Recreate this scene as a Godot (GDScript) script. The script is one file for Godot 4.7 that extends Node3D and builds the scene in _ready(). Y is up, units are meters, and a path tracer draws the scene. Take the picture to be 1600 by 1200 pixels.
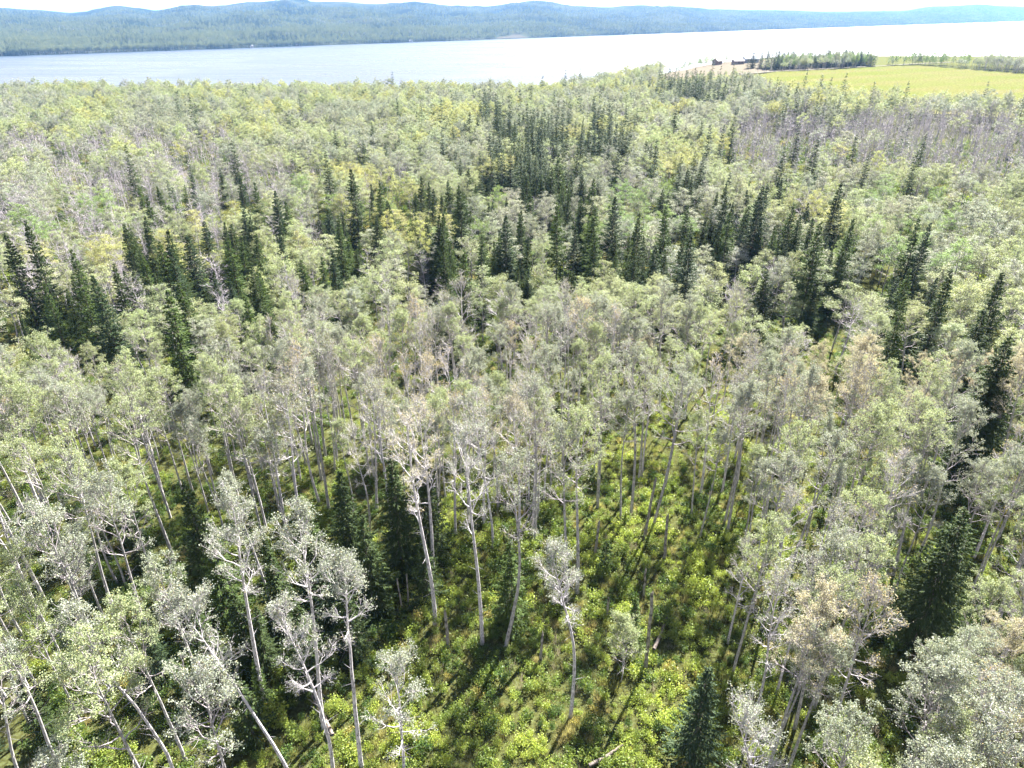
extends Node3D

const EYE := 52.0            # height of the viewpoint above the clearing
const LAKE := -48.0          # level of the lake
const PITCH := 28.2

var rng := RandomNumberGenerator.new()
var lump := FastNoiseLite.new()
var patchy := FastNoiseLite.new()
var mats := {}
var used_names := {}

# ---------------------------------------------------------------- geometry buffers
class Buf:
	var v := PackedVector3Array()
	var n := PackedVector3Array()
	var c := PackedColorArray()
	func tri(a: Vector3, b: Vector3, d: Vector3, col: Color) -> void:
		var m := (d - a).cross(b - a).normalized()
		v.append(a); v.append(b); v.append(d)
		n.append(m); n.append(m); n.append(m)
		c.append(col); c.append(col); c.append(col)
	func quad(a: Vector3, b: Vector3, d: Vector3, e: Vector3, col: Color) -> void:
		tri(a, b, d, col)
		tri(a, d, e, col)
	func box(lo: Vector3, hi: Vector3, col := Color.WHITE) -> void:
		var p := []
		for k in 8:
			p.append(Vector3(hi.x if k & 1 else lo.x, hi.y if k & 2 else lo.y, hi.z if k & 4 else lo.z))
		for f in [[0, 2, 3, 1], [4, 5, 7, 6], [0, 4, 6, 2], [1, 3, 7, 5], [2, 6, 7, 3], [0, 1, 5, 4]]:
			quad(p[f[0]], p[f[1]], p[f[2]], p[f[3]], col)
	func tube(pts: Array, radii: Array, sides: int, col := Color.WHITE) -> void:
		var rings := []
		var norms := []
		for i in pts.size():
			var dir: Vector3 = (pts[mini(i + 1, pts.size() - 1)] - pts[maxi(i - 1, 0)]).normalized()
			var side := dir.cross(Vector3(0.31, 0.05, 0.95)).normalized()
			var other := dir.cross(side).normalized()
			var ring := []
			var nn := []
			for k in sides:
				var a := TAU * k / sides
				var o := side * cos(a) + other * sin(a)
				nn.append(o)
				ring.append(pts[i] + o * radii[i])
			rings.append(ring)
			norms.append(nn)
		for i in pts.size() - 1:
			for k in sides:
				var k2 := (k + 1) % sides
				for q in [[i, k], [i + 1, k], [i + 1, k2], [i, k], [i + 1, k2], [i, k2]]:
					v.append(rings[q[0]][q[1]])
					n.append(norms[q[0]][q[1]])
					c.append(col)
	func into(mesh: ArrayMesh, material: Material) -> ArrayMesh:
		if v.is_empty():
			return mesh
		var a := []
		a.resize(Mesh.ARRAY_MAX)
		a[Mesh.ARRAY_VERTEX] = v
		a[Mesh.ARRAY_NORMAL] = n
		a[Mesh.ARRAY_COLOR] = c
		mesh.add_surface_from_arrays(Mesh.PRIMITIVE_TRIANGLES, a)
		mesh.surface_set_material(mesh.get_surface_count() - 1, material)
		return mesh

func mesh_of(b: Buf, material: Material) -> ArrayMesh:
	return b.into(ArrayMesh.new(), material)

# ---------------------------------------------------------------- naming and placing
func numbered(called: String) -> String:
	var k: int = used_names.get(called, 0)
	used_names[called] = k + 1
	return called if k == 0 else "%s_%03d" % [called, k]

func tag(o: Node, label: String, category: String, group := "", kind := "") -> void:
	o.set_meta("label", label)
	o.set_meta("category", category)
	if group: o.set_meta("group", group)
	if kind: o.set_meta("kind", kind)

func part(called: String, mesh: Mesh, parent: Node) -> MeshInstance3D:
	var o := MeshInstance3D.new()
	o.name = called
	o.mesh = mesh
	parent.add_child(o, true)
	return o

func single(called: String, mesh: Mesh) -> MeshInstance3D:
	var o := MeshInstance3D.new()
	o.name = numbered(called)
	o.mesh = mesh
	add_child(o)
	return o

func structure(called: String, mesh: Mesh, label: String) -> MeshInstance3D:
	var o := single(called, mesh)
	tag(o, label, called.replace("_", " "), "", "structure")
	return o

func ball() -> Vector3:
	return Vector3(rng.randfn(), rng.randfn(), rng.randfn()) * 0.577

func unit() -> Vector3:
	return Vector3(rng.randfn(), rng.randfn(), rng.randfn()).normalized()

# ---------------------------------------------------------------- terrain (d is the distance ahead, -z)
func edge_of_land(u: float) -> float:
	return 600.0 + 450.0 * smoothstep(0.02, 0.40, u)

func ground(x: float, d: float) -> float:
	var y := 0.45 * lump.get_noise_2d(x * 4.0, d * 4.0) * (1.0 - smoothstep(200.0, 420.0, d))
	if d <= 1.0:
		return y
	var u := x / d
	y -= 0.02 * (1.0 - smoothstep(0.0, 0.35, u)) * maxf(0.0, d - 150.0)
	var e := edge_of_land(u)
	if d > e:
		y -= minf((d - e) * 0.16, 66.0)
	return y

func at(x: float, d: float, up := 0.0) -> Vector3:
	return Vector3(x, ground(x, d) + up, -d)

func in_frame(p: Vector3, margin := 1.0) -> bool:
	var a := deg_to_rad(PITCH)
	var q := p - Vector3(0, EYE, 0)
	var fw := -q.z * cos(a) - q.y * sin(a)
	var up := q.y * cos(a) - q.z * sin(a)
	if fw < 1.0:
		return false
	var half := tan(deg_to_rad(29.0)) * margin
	return absf(q.x / fw) < half * 4.0 / 3.0 and absf(up / fw) < half

func tree_in_frame(x: float, d: float, h: float) -> bool:
	for k in [1.0, 0.8, 0.5, 0.0]:
		if in_frame(at(x, d, h * k)):
			return true
	return false

# ---------------------------------------------------------------- materials
func srgb(r: float, g: float, b: float) -> Color:
	return Color(r, g, b).linear_to_srgb()

func noise_texture(seed_: int, freq: float, lo: Color, hi: Color, size := 512, octaves := 5) -> NoiseTexture2D:
	var n := FastNoiseLite.new()
	n.seed = seed_
	n.frequency = freq
	n.fractal_octaves = octaves
	var t := NoiseTexture2D.new()
	t.width = size
	t.height = size
	t.seamless = true
	t.noise = n
	var g := Gradient.new()
	g.set_color(0, lo)
	g.set_color(1, hi)
	g.set_offset(0, 0.25)
	g.set_offset(1, 0.75)
	t.color_ramp = g
	return t

func leaf_material(col: Color, through: float, rough := 0.62, shine := 0.3) -> StandardMaterial3D:
	var m := StandardMaterial3D.new()
	m.albedo_color = col
	m.vertex_color_use_as_albedo = true
	m.roughness = rough
	m.metallic_specular = shine
	m.cull_mode = BaseMaterial3D.CULL_DISABLED
	m.backlight_enabled = true
	m.backlight = Color(through, through, through * 0.82).linear_to_srgb()
	return m

func bark_material(lo: Color, hi: Color, seed_: int) -> StandardMaterial3D:
	var m := StandardMaterial3D.new()
	var t := noise_texture(seed_, 0.02, lo, hi, 256)
	t.color_ramp.add_point(0.20, lo.darkened(0.65))
	t.color_ramp.add_point(0.235, lo.darkened(0.55))
	m.albedo_texture = t
	m.uv1_triplanar = true
	m.uv1_scale = Vector3(0.9, 0.35, 0.9)
	m.roughness = 0.85
	return m

const TONES := ["silver green", "pale green", "yellow green", "pinkish tan", "fresh green", "grey green"]

func make_materials() -> void:
	mats.bark = bark_material(srgb(0.20, 0.19, 0.185), srgb(0.38, 0.365, 0.355), 11)
	mats.pale_bark = bark_material(srgb(0.30, 0.28, 0.285), srgb(0.50, 0.475, 0.48), 12)
	mats.twig = bark_material(srgb(0.20, 0.175, 0.18), srgb(0.36, 0.325, 0.335), 13)
	mats.grey_twig = bark_material(srgb(0.30, 0.27, 0.29), srgb(0.46, 0.425, 0.45), 16)
	mats.spruce_bark = bark_material(srgb(0.07, 0.055, 0.045), srgb(0.17, 0.14, 0.12), 14)
	mats.dead_wood = bark_material(srgb(0.13, 0.115, 0.10), srgb(0.30, 0.28, 0.26), 15)
	mats.leaf = [
		leaf_material(srgb(0.268, 0.292, 0.230), 0.65),
		leaf_material(srgb(0.288, 0.332, 0.185), 0.8),
		leaf_material(srgb(0.325, 0.345, 0.145), 0.85),
		leaf_material(srgb(0.365, 0.340, 0.250), 0.85),
		leaf_material(srgb(0.200, 0.285, 0.105), 0.8),
		leaf_material(srgb(0.260, 0.290, 0.215), 0.7)]
	mats.hill_leaf = [leaf_material(srgb(0.14, 0.175, 0.09), 0.6), leaf_material(srgb(0.20, 0.225, 0.10), 0.6)]
	mats.needle = leaf_material(srgb(0.052, 0.080, 0.026), 0.6, 0.65, 0.25)
	mats.needle_blue = leaf_material(srgb(0.048, 0.078, 0.034), 0.5, 0.65, 0.25)
	mats.needle_fresh = leaf_material(srgb(0.070, 0.110, 0.028), 0.6, 0.65, 0.25)
	mats.bush = leaf_material(Color.WHITE, 1.0, 0.5, 0.4)
	var g := StandardMaterial3D.new()
	g.vertex_color_use_as_albedo = true
	g.albedo_texture = noise_texture(21, 0.02, srgb(0.55, 0.5, 0.4), Color.WHITE, 1024, 6)
	g.uv1_triplanar = true
	g.uv1_world_triplanar = true
	g.uv1_scale = Vector3.ONE * 0.12
	g.roughness = 1.0
	g.metallic_specular = 0.05
	mats.ground = g
	var h := StandardMaterial3D.new()
	h.vertex_color_use_as_albedo = true
	h.albedo_texture = noise_texture(22, 0.03, srgb(0.5, 0.55, 0.5), Color.WHITE, 1024, 6)
	h.uv1_triplanar = true
	h.uv1_world_triplanar = true
	h.uv1_scale = Vector3.ONE * 0.0035
	h.roughness = 1.0
	h.metallic_specular = 0.1
	mats.hill = h
	var w := StandardMaterial3D.new()
	w.albedo_color = srgb(0.03, 0.045, 0.06)
	w.roughness = 0.16
	w.metallic_specular = 0.5
	var wn := FastNoiseLite.new()
	wn.seed = 31
	wn.frequency = 0.2
	wn.fractal_octaves = 4
	var wt := NoiseTexture2D.new()
	wt.width = 1024
	wt.height = 1024
	wt.seamless = true
	wt.noise = wn
	wt.as_normal_map = true
	wt.bump_strength = 3.0
	w.normal_enabled = true
	w.normal_texture = wt
	w.normal_scale = 0.4
	w.uv1_triplanar = true
	w.uv1_world_triplanar = true
	w.uv1_scale = Vector3(0.0007, 0.0007, 0.0024)
	w.roughness = 0.38
	w.roughness_texture = noise_texture(33, 0.006, Color(0.7, 0.7, 0.7), Color.WHITE, 512, 4)
	mats.water = w

func plain(col: Color, rough := 0.9) -> StandardMaterial3D:
	var m := StandardMaterial3D.new()
	m.albedo_color = col
	m.roughness = rough
	m.metallic_specular = 0.15
	return m

# ---------------------------------------------------------------- one leaf
func leaf(b: Buf, p: Vector3, s: float, col: Color) -> void:
	var a := unit()
	var t := a.cross(unit()).normalized() * s * 0.72
	a *= s
	b.quad(p - a, p + t, p + a, p - t, col)

func leaf_tint(autumn: float) -> Color:
	var k := rng.randf_range(0.72, 1.28)
	if rng.randf() < autumn:
		return Color(k * 1.25, k * 0.92, k * 0.6)
	return Color(k * rng.randf_range(0.92, 1.08), k, k * rng.randf_range(0.8, 1.2))

func twig(b: Buf, p: Vector3, q: Vector3, r: float) -> void:
	var d := (q - p).normalized()
	var s := d.cross(Vector3(0.2, 0.9, 0.35)).normalized() * r
	var o := d.cross(s).normalized() * r
	b.tri(p - s, p + s, q, Color.WHITE)
	b.tri(p - o, p + o, q, Color.WHITE)

# ---------------------------------------------------------------- aspen: trunk, limbs with their twigs, leaves
# level 0 close, 1 middle distance, 2 far
func aspen_shape(seed_: int, h: float, crown_from: float, crown_r: float, leafy: float, bend: float, lean: Vector3, level: int, autumn := 0.06, thick := 1.0) -> Dictionary:
	rng.seed = seed_
	var pts := []
	var radii := []
	var turn := rng.randf() * TAU
	var wob := rng.randf_range(1.0, 1.9)
	var segs: int = [11, 6, 4][level]
	var base_r := h * 0.0085 * rng.randf_range(0.85, 1.15) * thick
	for i in segs + 1:
		var t := float(i) / segs
		var sway := bend * (sin(t * PI * wob + turn) - sin(turn))
		var kink: Vector3 = Vector3(rng.randfn(), 0, rng.randfn()) * 0.07 * bend * t
		pts.append(Vector3(cos(turn) * sway, t * h, sin(turn * 1.3) * sway) + lean * pow(t, 1.4) + kink)
		radii.append(maxf(0.02, base_r * (1.12 if i == 0 else 1.0) * pow(1.0 - t * 0.97, 0.75)))
	var trunk := Buf.new()
	trunk.tube(pts, radii, [7, 5, 4][level])
	var on_trunk := func(t: float) -> Vector3:
		var f := clampf(t, 0.0, 0.999) * segs
		var i := int(f)
		return pts[i].lerp(pts[i + 1], f - i)
	var limbs := []
	var leaves := Buf.new()
	var n_limb: int = [19, 13, 8][level]
	var n_sub: int = [5, 4, 3][level]
	var n_twig: int = [4 if leafy > 0.5 else 6, 1, 0][level]
	var per: int = [30, 36, 20][level]
	var size: float = [0.054, 0.095, 0.15][level]
	var spread: float = [0.21, 0.42, 0.55][level]
	# dead stubs low on the trunk
	if level == 0:
		var stub := Buf.new()
		for i in 7:
			var t := rng.randf_range(0.18, crown_from)
			var p: Vector3 = on_trunk.call(t)
			var dir := Vector3(rng.randfn(), rng.randf_range(-0.2, 0.5), rng.randfn()).normalized()
			twig(trunk, p, p + dir * rng.randf_range(0.3, 1.3), 0.025)
	for i in n_limb:
		if rng.randf() < 0.16 and i > 0: continue
		var s := (i + rng.randf_range(0.1, 0.9)) / n_limb
		var t := lerpf(crown_from, 0.985, pow(s, 0.85))
		var az := i * 2.39996 + rng.randf_range(-0.5, 0.5) + turn
		var reach := crown_r * (0.5 + 0.62 * sin(PI * (0.12 + 0.70 * s))) * rng.randf_range(0.72, 1.12)
		if s > 0.8: reach *= 0.72
		var rise := lerpf(0.30, 1.25, s) + rng.randf_range(-0.15, 0.2)
		var p0: Vector3 = on_trunk.call(t)
		var dir := Vector3(cos(az) * cos(rise), sin(rise), sin(az) * cos(rise))
		var path := [p0]
		var path_r := [clampf(base_r * 0.34 * (1.2 - s), 0.018, 0.075)]
		var steps: int = [4, 2, 2][level]
		var q := p0
		for k in steps:
			var bent := (dir + Vector3(0, 0.13 * k, 0) + ball() * 0.30).normalized()
			q += bent * reach / steps
			path.append(q)
			path_r.append(lerpf(path_r[0], 0.012, float(k + 1) / steps))
		var wood := Buf.new()
		wood.tube(path, path_r, [5, 3, 3][level])
		for j in n_sub:
			var f := lerpf(0.30, 1.0, (j + rng.randf() * 0.6) / n_sub)
			var fi := minf(f * steps, steps - 0.001)
			var sp: Vector3 = path[int(fi)].lerp(path[int(fi) + 1], fi - int(fi))
			var sd := (dir.rotated(Vector3.UP, rng.randf_range(-1.15, 1.15)) + Vector3(0, rng.randf_range(-0.1, 0.6), 0) + ball() * 0.35).normalized()
			var sl := reach * rng.randf_range(0.30, 0.55) * (1.15 - 0.5 * f)
			var mid := sp + sd * sl * 0.5 + ball() * 0.12 * sl
			var se := mid + (sd + Vector3(0, 0.25, 0) + ball() * 0.3).normalized() * sl * 0.55
			if level == 0:
				wood.tube([sp, mid, se], [0.022, 0.016, 0.006], 3)
			elif level == 1:
				wood.tube([sp, se], [0.025, 0.006], 3)
			else:
				twig(wood, sp, se, 0.05)
			var outer := clampf((t - crown_from) / (1.0 - crown_from) * 0.9 + f * 0.45, 0.0, 1.4)
			var full := leafy * smoothstep(0.18, 0.75, outer)
			var ends := [se] if n_twig == 0 else []
			for w in n_twig:
				var along := rng.randf_range(0.35, 1.0)
				var from := sp.lerp(se, along) if level > 0 else (sp.lerp(mid, along * 2.0) if along < 0.5 else mid.lerp(se, along * 2.0 - 1.0))
				var td := (sd + ball() * 0.95 + Vector3(0, 0.2, 0)).normalized()
				var te := from + td * rng.randf_range(0.35, 0.85) * (0.7 + 0.1 * crown_r)
				if level == 0:
					var tm := from.lerp(te, 0.5) + ball() * 0.08
					wood.tube([from, tm, te], [0.012, 0.009, 0.003], 3)
					if leafy < 0.5:
						for z in 2:
							twig(wood, tm, tm + (td + ball() * 1.2).normalized() * rng.randf_range(0.2, 0.5), 0.007)
				else:
					twig(wood, from, te, 0.02)
					for z in 3:
						twig(wood, from.lerp(sp, rng.randf()), te + ball() * 0.7, 0.016)
				ends.append(te)
			for e in ends:
				var count := int(per * full * rng.randf_range(0.7, 1.3) + rng.randf())
				for k in count:
					leaf(leaves, e + ball() * spread * Vector3(1, 0.8, 1), size * rng.randf_range(0.7, 1.25), leaf_tint(autumn))
		limbs.append(wood)
	if level > 0 and leafy > 0.4:
		# lobes of foliage over the top of the crown
		var mid_y := h * lerpf(crown_from, 1.0, 0.42)
		var n_lobe := 11
		for i in n_lobe:
			var up := 1.0 - 1.25 * (i + 0.5) / n_lobe
			var az := i * 2.39996 + turn
			var flat := sqrt(1.0 - up * up)
			var c := Vector3(cos(az) * flat * crown_r * 0.80, mid_y + up * h * (1.0 - crown_from) * 0.52, sin(az) * flat * crown_r * 0.80) + lean * 0.8 + ball() * 0.3
			var count := int([0, 230, 150][level] * leafy * rng.randf_range(0.5, 1.4))
			for k in count:
				var o := ball() * crown_r * 0.235
				leaf(leaves, c + o, size * rng.randf_range(0.7, 1.25), leaf_tint(autumn))
	# bare inner twigs below the leaf cap
	var inner := Buf.new()
	for i in int([40, 70, 26][level] * (1.0 if leafy > 0.5 or level == 0 else 3.5)):
		var t := rng.randf_range(crown_from - 0.10, 0.92)
		var p: Vector3 = on_trunk.call(t)
		var az := rng.randf() * TAU
		var dir := Vector3(cos(az), rng.randf_range(0.1, 1.0), sin(az)).normalized()
		var from := p + dir * (rng.randf_range(0.0, crown_r * 0.4) if level > 0 else 0.0)
		twig(inner, from, from + (dir + ball() * 0.5).normalized() * rng.randf_range(0.5, 1.5), [0.009, 0.018, 0.045][level])
	limbs[0].v.append_array(inner.v); limbs[0].n.append_array(inner.n); limbs[0].c.append_array(inner.c)
	return {"trunk": trunk, "limbs": limbs, "leaves": leaves}

func joined(bufs: Array) -> Buf:
	var b := Buf.new()
	for x in bufs:
		b.v.append_array(x.v); b.n.append_array(x.n); b.c.append_array(x.c)
	return b

# whole tree in one mesh, for the far-off masses
func aspen_mass_mesh(s: Dictionary, tone: int, bark: Material) -> ArrayMesh:
	var m := ArrayMesh.new()
	joined([s.trunk]).into(m, bark)
	joined(s.limbs).into(m, mats.twig if bark == mats.bark else bark)
	s.leaves.into(m, mats.leaf[tone])
	return m

# tree as a thing: trunk (> limbs), crown
func aspen_node(s: Dictionary, tone: int, bark: Material, with_limbs: bool) -> Node3D:
	var root := Node3D.new()
	var tr := part("trunk", mesh_of(s.trunk, bark), root)
	var wood: Material = mats.twig if bark == mats.bark else bark
	if with_limbs:
		for l in s.limbs:
			part("limb", mesh_of(l, wood), tr)
		if s.leaves.v.size():
			part("crown", mesh_of(s.leaves, mats.leaf[tone]), root)
	else:
		var m := ArrayMesh.new()
		joined(s.limbs).into(m, wood)
		s.leaves.into(m, mats.leaf[tone])
		part("crown", m, root)
	return root

func recolour(o: Node, tone: int) -> void:
	for c in o.get_children():
		if c is MeshInstance3D and String(c.name).begins_with("crown"):
			c.set_surface_override_material(c.mesh.get_surface_count() - 1, mats.leaf[tone])

# ---------------------------------------------------------------- spruce
func spruce_shape(seed_: int, h: float, r: float, level: int, thin := 0.0) -> Dictionary:
	rng.seed = seed_
	var trunk := Buf.new()
	var pts := []
	var radii := []
	var sway := Vector3(rng.randf_range(-0.2, 0.2), 0, rng.randf_range(-0.2, 0.2))
	for i in 6:
		var t := i / 5.0
		pts.append(Vector3(0, h * t, 0) + sway * sin(t * PI))
		radii.append(maxf(0.015, h * 0.0105 * (1.0 - t)))
	trunk.tube(pts, radii, [7, 5, 4][level])
	var b := Buf.new()
	var gap: float = [0.50, 0.62, 0.95][level]
	var y := h * rng.randf_range(0.03, 0.09)
	var turn := 0.0
	while y < h - 0.1:
		var t := y / h
		var n: int = [7, 6, 5][level] if t < 0.85 else 5
		var reach := r * pow(1.0 - t, 0.95) * 1.08 * (0.6 + 0.4 * smoothstep(0.0, 0.10, t)) * rng.randf_range(0.85, 1.12) + 0.08
		turn += 0.9 + rng.randf()
		for k in n:
			if rng.randf() < thin: continue
			var az := turn + TAU * k / n + rng.randf_range(-0.3, 0.3)
			var out := Vector3(cos(az), 0, sin(az))
			var len := reach * rng.randf_range(0.55, 1.2)
			var droop := lerpf(0.42, -0.55, pow(t, 1.1)) + rng.randf_range(-0.1, 0.1)
			var yy := y + rng.randf_range(-0.5, 0.5) * gap
			var side := out.cross(Vector3.UP)
			var sprays: int = [4 + int(len * 6.0), 5 + int(len * 4.0), 3 + int(len * 2.0)][level]
			var wide: float = [0.075, 0.13, 0.24][level]
			if level == 0:
				twig(trunk, Vector3(0, yy, 0), Vector3(0, yy, 0) + out * len * 0.9 - Vector3(0, droop * len * 0.6, 0), 0.02)
			for s in sprays:
				var f := (s + rng.randf()) / sprays
				var p := Vector3(0, yy, 0) + out * len * f
				p.y += -droop * len * sin(f * 2.1) * 0.8 + 0.10 * len * f * f
				var sgn := 1.0 if s % 2 else -1.0
				var reach2: float = (len * 0.42 * (1.08 - f) + [0.16, 0.26, 0.42][level]) * rng.randf_range(0.7, 1.2)
				var dir := (out * (0.5 + f * 0.7) + side * sgn * rng.randf_range(0.3, 1.0) * (1.1 - f * 0.7) + Vector3(0, rng.randf_range(-0.55, 0.12), 0)).normalized()
				var e: Vector3 = p + dir * reach2
				var w := (dir.cross(Vector3.UP) + ball() * 0.7).normalized() * wide * rng.randf_range(0.7, 1.2)
				var q := rng.randf_range(0.75, 1.25)
				var m := p.lerp(e, 0.45)
				b.tri(p - w * 0.4, m + w, e, Color(q, q, q))
				b.tri(p + w * 0.4, m - w, e, Color(q * 1.05, q, q * 0.95))
				if level == 0:
					# hanging twigs
					var hang := m + Vector3(0, -rng.randf_range(0.12, 0.32), 0) + ball() * 0.08
					b.tri(m - dir * 0.11, m + dir * 0.11, hang, Color(q, q, q) * 0.95)
		y += gap * lerpf(1.0, 0.62, t) * rng.randf_range(0.8, 1.2)
	# leader
	b.tri(Vector3(-0.04, h - 0.5, 0), Vector3(0.04, h - 0.5, 0), Vector3(0, h + 0.35, 0), Color.WHITE)
	b.tri(Vector3(0, h - 0.5, -0.04), Vector3(0, h - 0.5, 0.04), Vector3(0, h + 0.35, 0), Color.WHITE)
	return {"trunk": trunk, "crown": b}

func spruce_mass_mesh(s: Dictionary, needle: Material) -> ArrayMesh:
	var m := ArrayMesh.new()
	s.trunk.into(m, mats.spruce_bark)
	s.crown.into(m, needle)
	return m

func spruce_node(s: Dictionary, needle: Material) -> Node3D:
	var root := Node3D.new()
	part("trunk", mesh_of(s.trunk, mats.spruce_bark), root)
	part("crown", mesh_of(s.crown, needle), root)
	return root

# ---------------------------------------------------------------- masses
func mass(called: String, label: String, category: String, groups: Dictionary) -> void:
	var root := Node3D.new()
	root.name = numbered(called)
	add_child(root)
	tag(root, label, category, "", "stuff")
	for mesh in groups:
		var list: Array = groups[mesh]
		var mm := MultiMesh.new()
		mm.transform_format = MultiMesh.TRANSFORM_3D
		mm.use_colors = true
		mm.mesh = mesh
		mm.instance_count = list.size()
		for i in list.size():
			mm.set_instance_transform(i, list[i][0])
			mm.set_instance_color(i, list[i][1])
		var o := MultiMeshInstance3D.new()
		o.name = "canopy"
		o.multimesh = mm
		o.set_meta("kind", "stuff")
		root.add_child(o, true)

func put(groups: Dictionary, mesh: Mesh, t: Transform3D, c := Color.WHITE) -> void:
	if not groups.has(mesh):
		groups[mesh] = []
	groups[mesh].append([t, c])

func upright(x: float, d: float, scale_: float, tilt := 0.03, squash := 1.0) -> Transform3D:
	var b := Basis(Vector3.UP, rng.randf() * TAU).scaled(Vector3(scale_, scale_ * squash, scale_))
	b = Basis(Vector3(rng.randfn(), 0, rng.randfn()).normalized(), rng.randfn() * tilt) * b
	return Transform3D(b, at(x, d, -0.1))

# ---------------------------------------------------------------- the place
const GLADE := [Vector2(-7, 8), Vector2(-9, 30), Vector2(-9.5, 41), Vector2(-7, 47), Vector2(-8, 53), Vector2(3, 62), Vector2(12, 75), Vector2(22, 85), Vector2(26, 76), Vector2(19.5, 52), Vector2(15.5, 36), Vector2(13, 8)]
const FIELD := [Vector2(225, 718), Vector2(265, 752), Vector2(406, 827), Vector2(451, 848), Vector2(490, 724), Vector2(640, 690), Vector2(640, 385), Vector2(420, 365), Vector2(301, 379), Vector2(279, 406), Vector2(256, 427), Vector2(220, 445), Vector2(183, 478), Vector2(178, 563)]
const YARD := [Vector2(112, 572), Vector2(178, 563), Vector2(225, 718), Vector2(262, 757), Vector2(420, 840), Vector2(480, 870), Vector2(620, 760), Vector2(900, 1000), Vector2(520, 1120), Vector2(300, 950), Vector2(200, 960), Vector2(150, 760)]

func inside(poly: Array, x: float, d: float) -> bool:
	return Geometry2D.is_point_in_polygon(Vector2(x, d), PackedVector2Array(poly))

const FIRS := [   # x, d, height, radius, needle, label, landmark phrase
	[-0.2, 48.0, 10.5, 2.5, "needle_fresh", "bushy young green spruce behind the crooked pale trunk", "the young spruce"],
	[37.5, 45.5, 16.0, 5.2, "needle", "big broad dark spruce among the tan crowned aspens", "the big dark spruce"],
	[58.0, 72.0, 17.5, 3.4, "needle", "tall dark spruce standing behind the big broad spruce", "the tall right edge spruce"],
	[-16.5, 54.4, 13.5, 3.3, "needle", "dark spruce in the shade among the white bare aspens", "the shaded spruces"],
	[-11.5, 55.0, 15.5, 3.3, "needle", "taller dark spruce behind the tall white leaning aspen", ""],
	[-13.5, 49.5, 12.0, 3.1, "needle", "lower dark spruce in the deep shade by the clearing", ""],
	[-27.5, 49.2, 12.5, 2.7, "needle_fresh", "green spruce half hidden by silvery aspens", "the half hidden spruce"],
	[-21.0, 46.0, 11.0, 2.6, "needle", "dark spruce between the sparse tall aspens and the shade", ""],
	[-17.5, 41.0, 10.0, 2.7, "needle", "low dark spruce behind the bowed white aspen", ""],
	[13.8, 33.4, 11.8, 2.6, "needle_blue", "dark spruce at the near right corner of the clearing", "the corner spruce"],
	[16.5, 27.5, 9.5, 2.5, "needle_blue", "low dark spruce under the long white branch", ""],
	[11.0, 45.0, 6.5, 1.5, "needle_fresh", "small light green spruce in the middle of the clearing", "the small clearing spruce"],
	[56, 71, 15.5, 2.8, "needle_blue", "bluish spruce close beside the tall dark one", ""],
	[-8.8, 57.5, 13.0, 2.9, "needle", "dark spruce behind the bare pinkish aspen", ""],
	[-19.5, 52.0, 12.0, 3.0, "needle_fresh", "green spruce left of the shaded spruces", ""],
	[-23.5, 43.0, 9.5, 2.7, "needle", "low dark spruce under the aspen over the dark shade", ""],
	[-17.0, 47.0, 9.0, 2.6, "needle_blue", "small dark spruce in front of the shaded spruces", ""],
	[-14.5, 44.5, 8.5, 2.6, "needle", "squat dark spruce between the forked aspen and the shade", ""],
	[-26.5, 42.0, 9.0, 2.6, "needle", "young dark spruce under the silvery crowns by the shade", ""],
	[-8.5, 51.0, 8.0, 2.4, "needle", "small dark spruce at the foot of the white leaning aspen", ""],
	[-21.0, 36.0, 7.0, 2.3, "needle", "young spruce below the bowed white aspen", ""],
	[-32.0, 55.0, 12.0, 2.8, "needle", "dark spruce deep among the silvery aspens", ""],
	[9.8, 55.5, 4.0, 1.2, "needle_fresh", "smallest green spruce in the clearing", ""],
]

var spruces := []       # [x, d, h]
var aspens := []        # {x, d, h, bare, tone}
var landmarks := []     # [x, d, phrase]

const LONE_SPRUCES := [-92, 578, -114, 401, -173, 382, -156, 360, -58, 376, -46, 376, -35, 366, -35, 433, -26, 272, -20, 456, -14, 471, 40, 560, 45, 548, 57, 634, 22, 551, 0, 376, 5, 400, 11, 432, 34, 367, 49, 415, 49, 377, 110, 619, 116, 591, 122, 583, 122, 556, 137, 565, 147, 556, 154, 529, 123, 485, 142, 516, 162, 495, 133, 429, 155, 408, 192, 494, 176, 427, 199, 469, 212, 479, 187, 388, 225, 427, 265, 419, 239, 347, 66, 299, 83, 275, 97, 248, 79, 209, 88, 209, 65, 239, 70, 245, 125, 220, 104, 209, 107, 225, -49, 190, -39, 173, -35, 138, -11, 149, -15, 138, 2, 141, -1, 131, 9, 131, 16, 136, 21, 141, 24, 131, 31, 138, 31, 117, 44, 138, 51, 144, 53, 118, 72, 155, 64, 129, 75, 127, 76, 125, 56, 93, 63, 95, 71, 95, 64, 87, 56, 71, -11, 109, -8, 106, -61, 97, -49, 92, -87, 117, -85, 120, -108, 202, -74, 138, -86, 223, 112, 199]
const SPRUCE_CLUMPS := [[-59, 133, 14, 27, 60], [-37, 106, 6, 13, 22], [-74, 103, 5, 9, 10], [-15, 168, 9, 27, 22], [7, 277, 14, 80, 44], [111, 470, 24, 60, 48], [38, 290, 12, 80, 25], [24, 128, 12, 15, 42], [45, 153, 8, 31, 38], [59, 166, 8, 36, 34], [62, 137, 8, 25, 26], [147, 365, 19, 45, 12], [68, 113, 3, 12, 10], [2, 124, 3, 14, 14], [-9, 120, 6, 16, 14], [-26, 161, 12, 25, 14], [-15, 382, 7, 54, 8], [9, 194, 12, 30, 25], [-35, 161, 7, 21, 12], [-87, 168, 6, 27, 10]]

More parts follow.
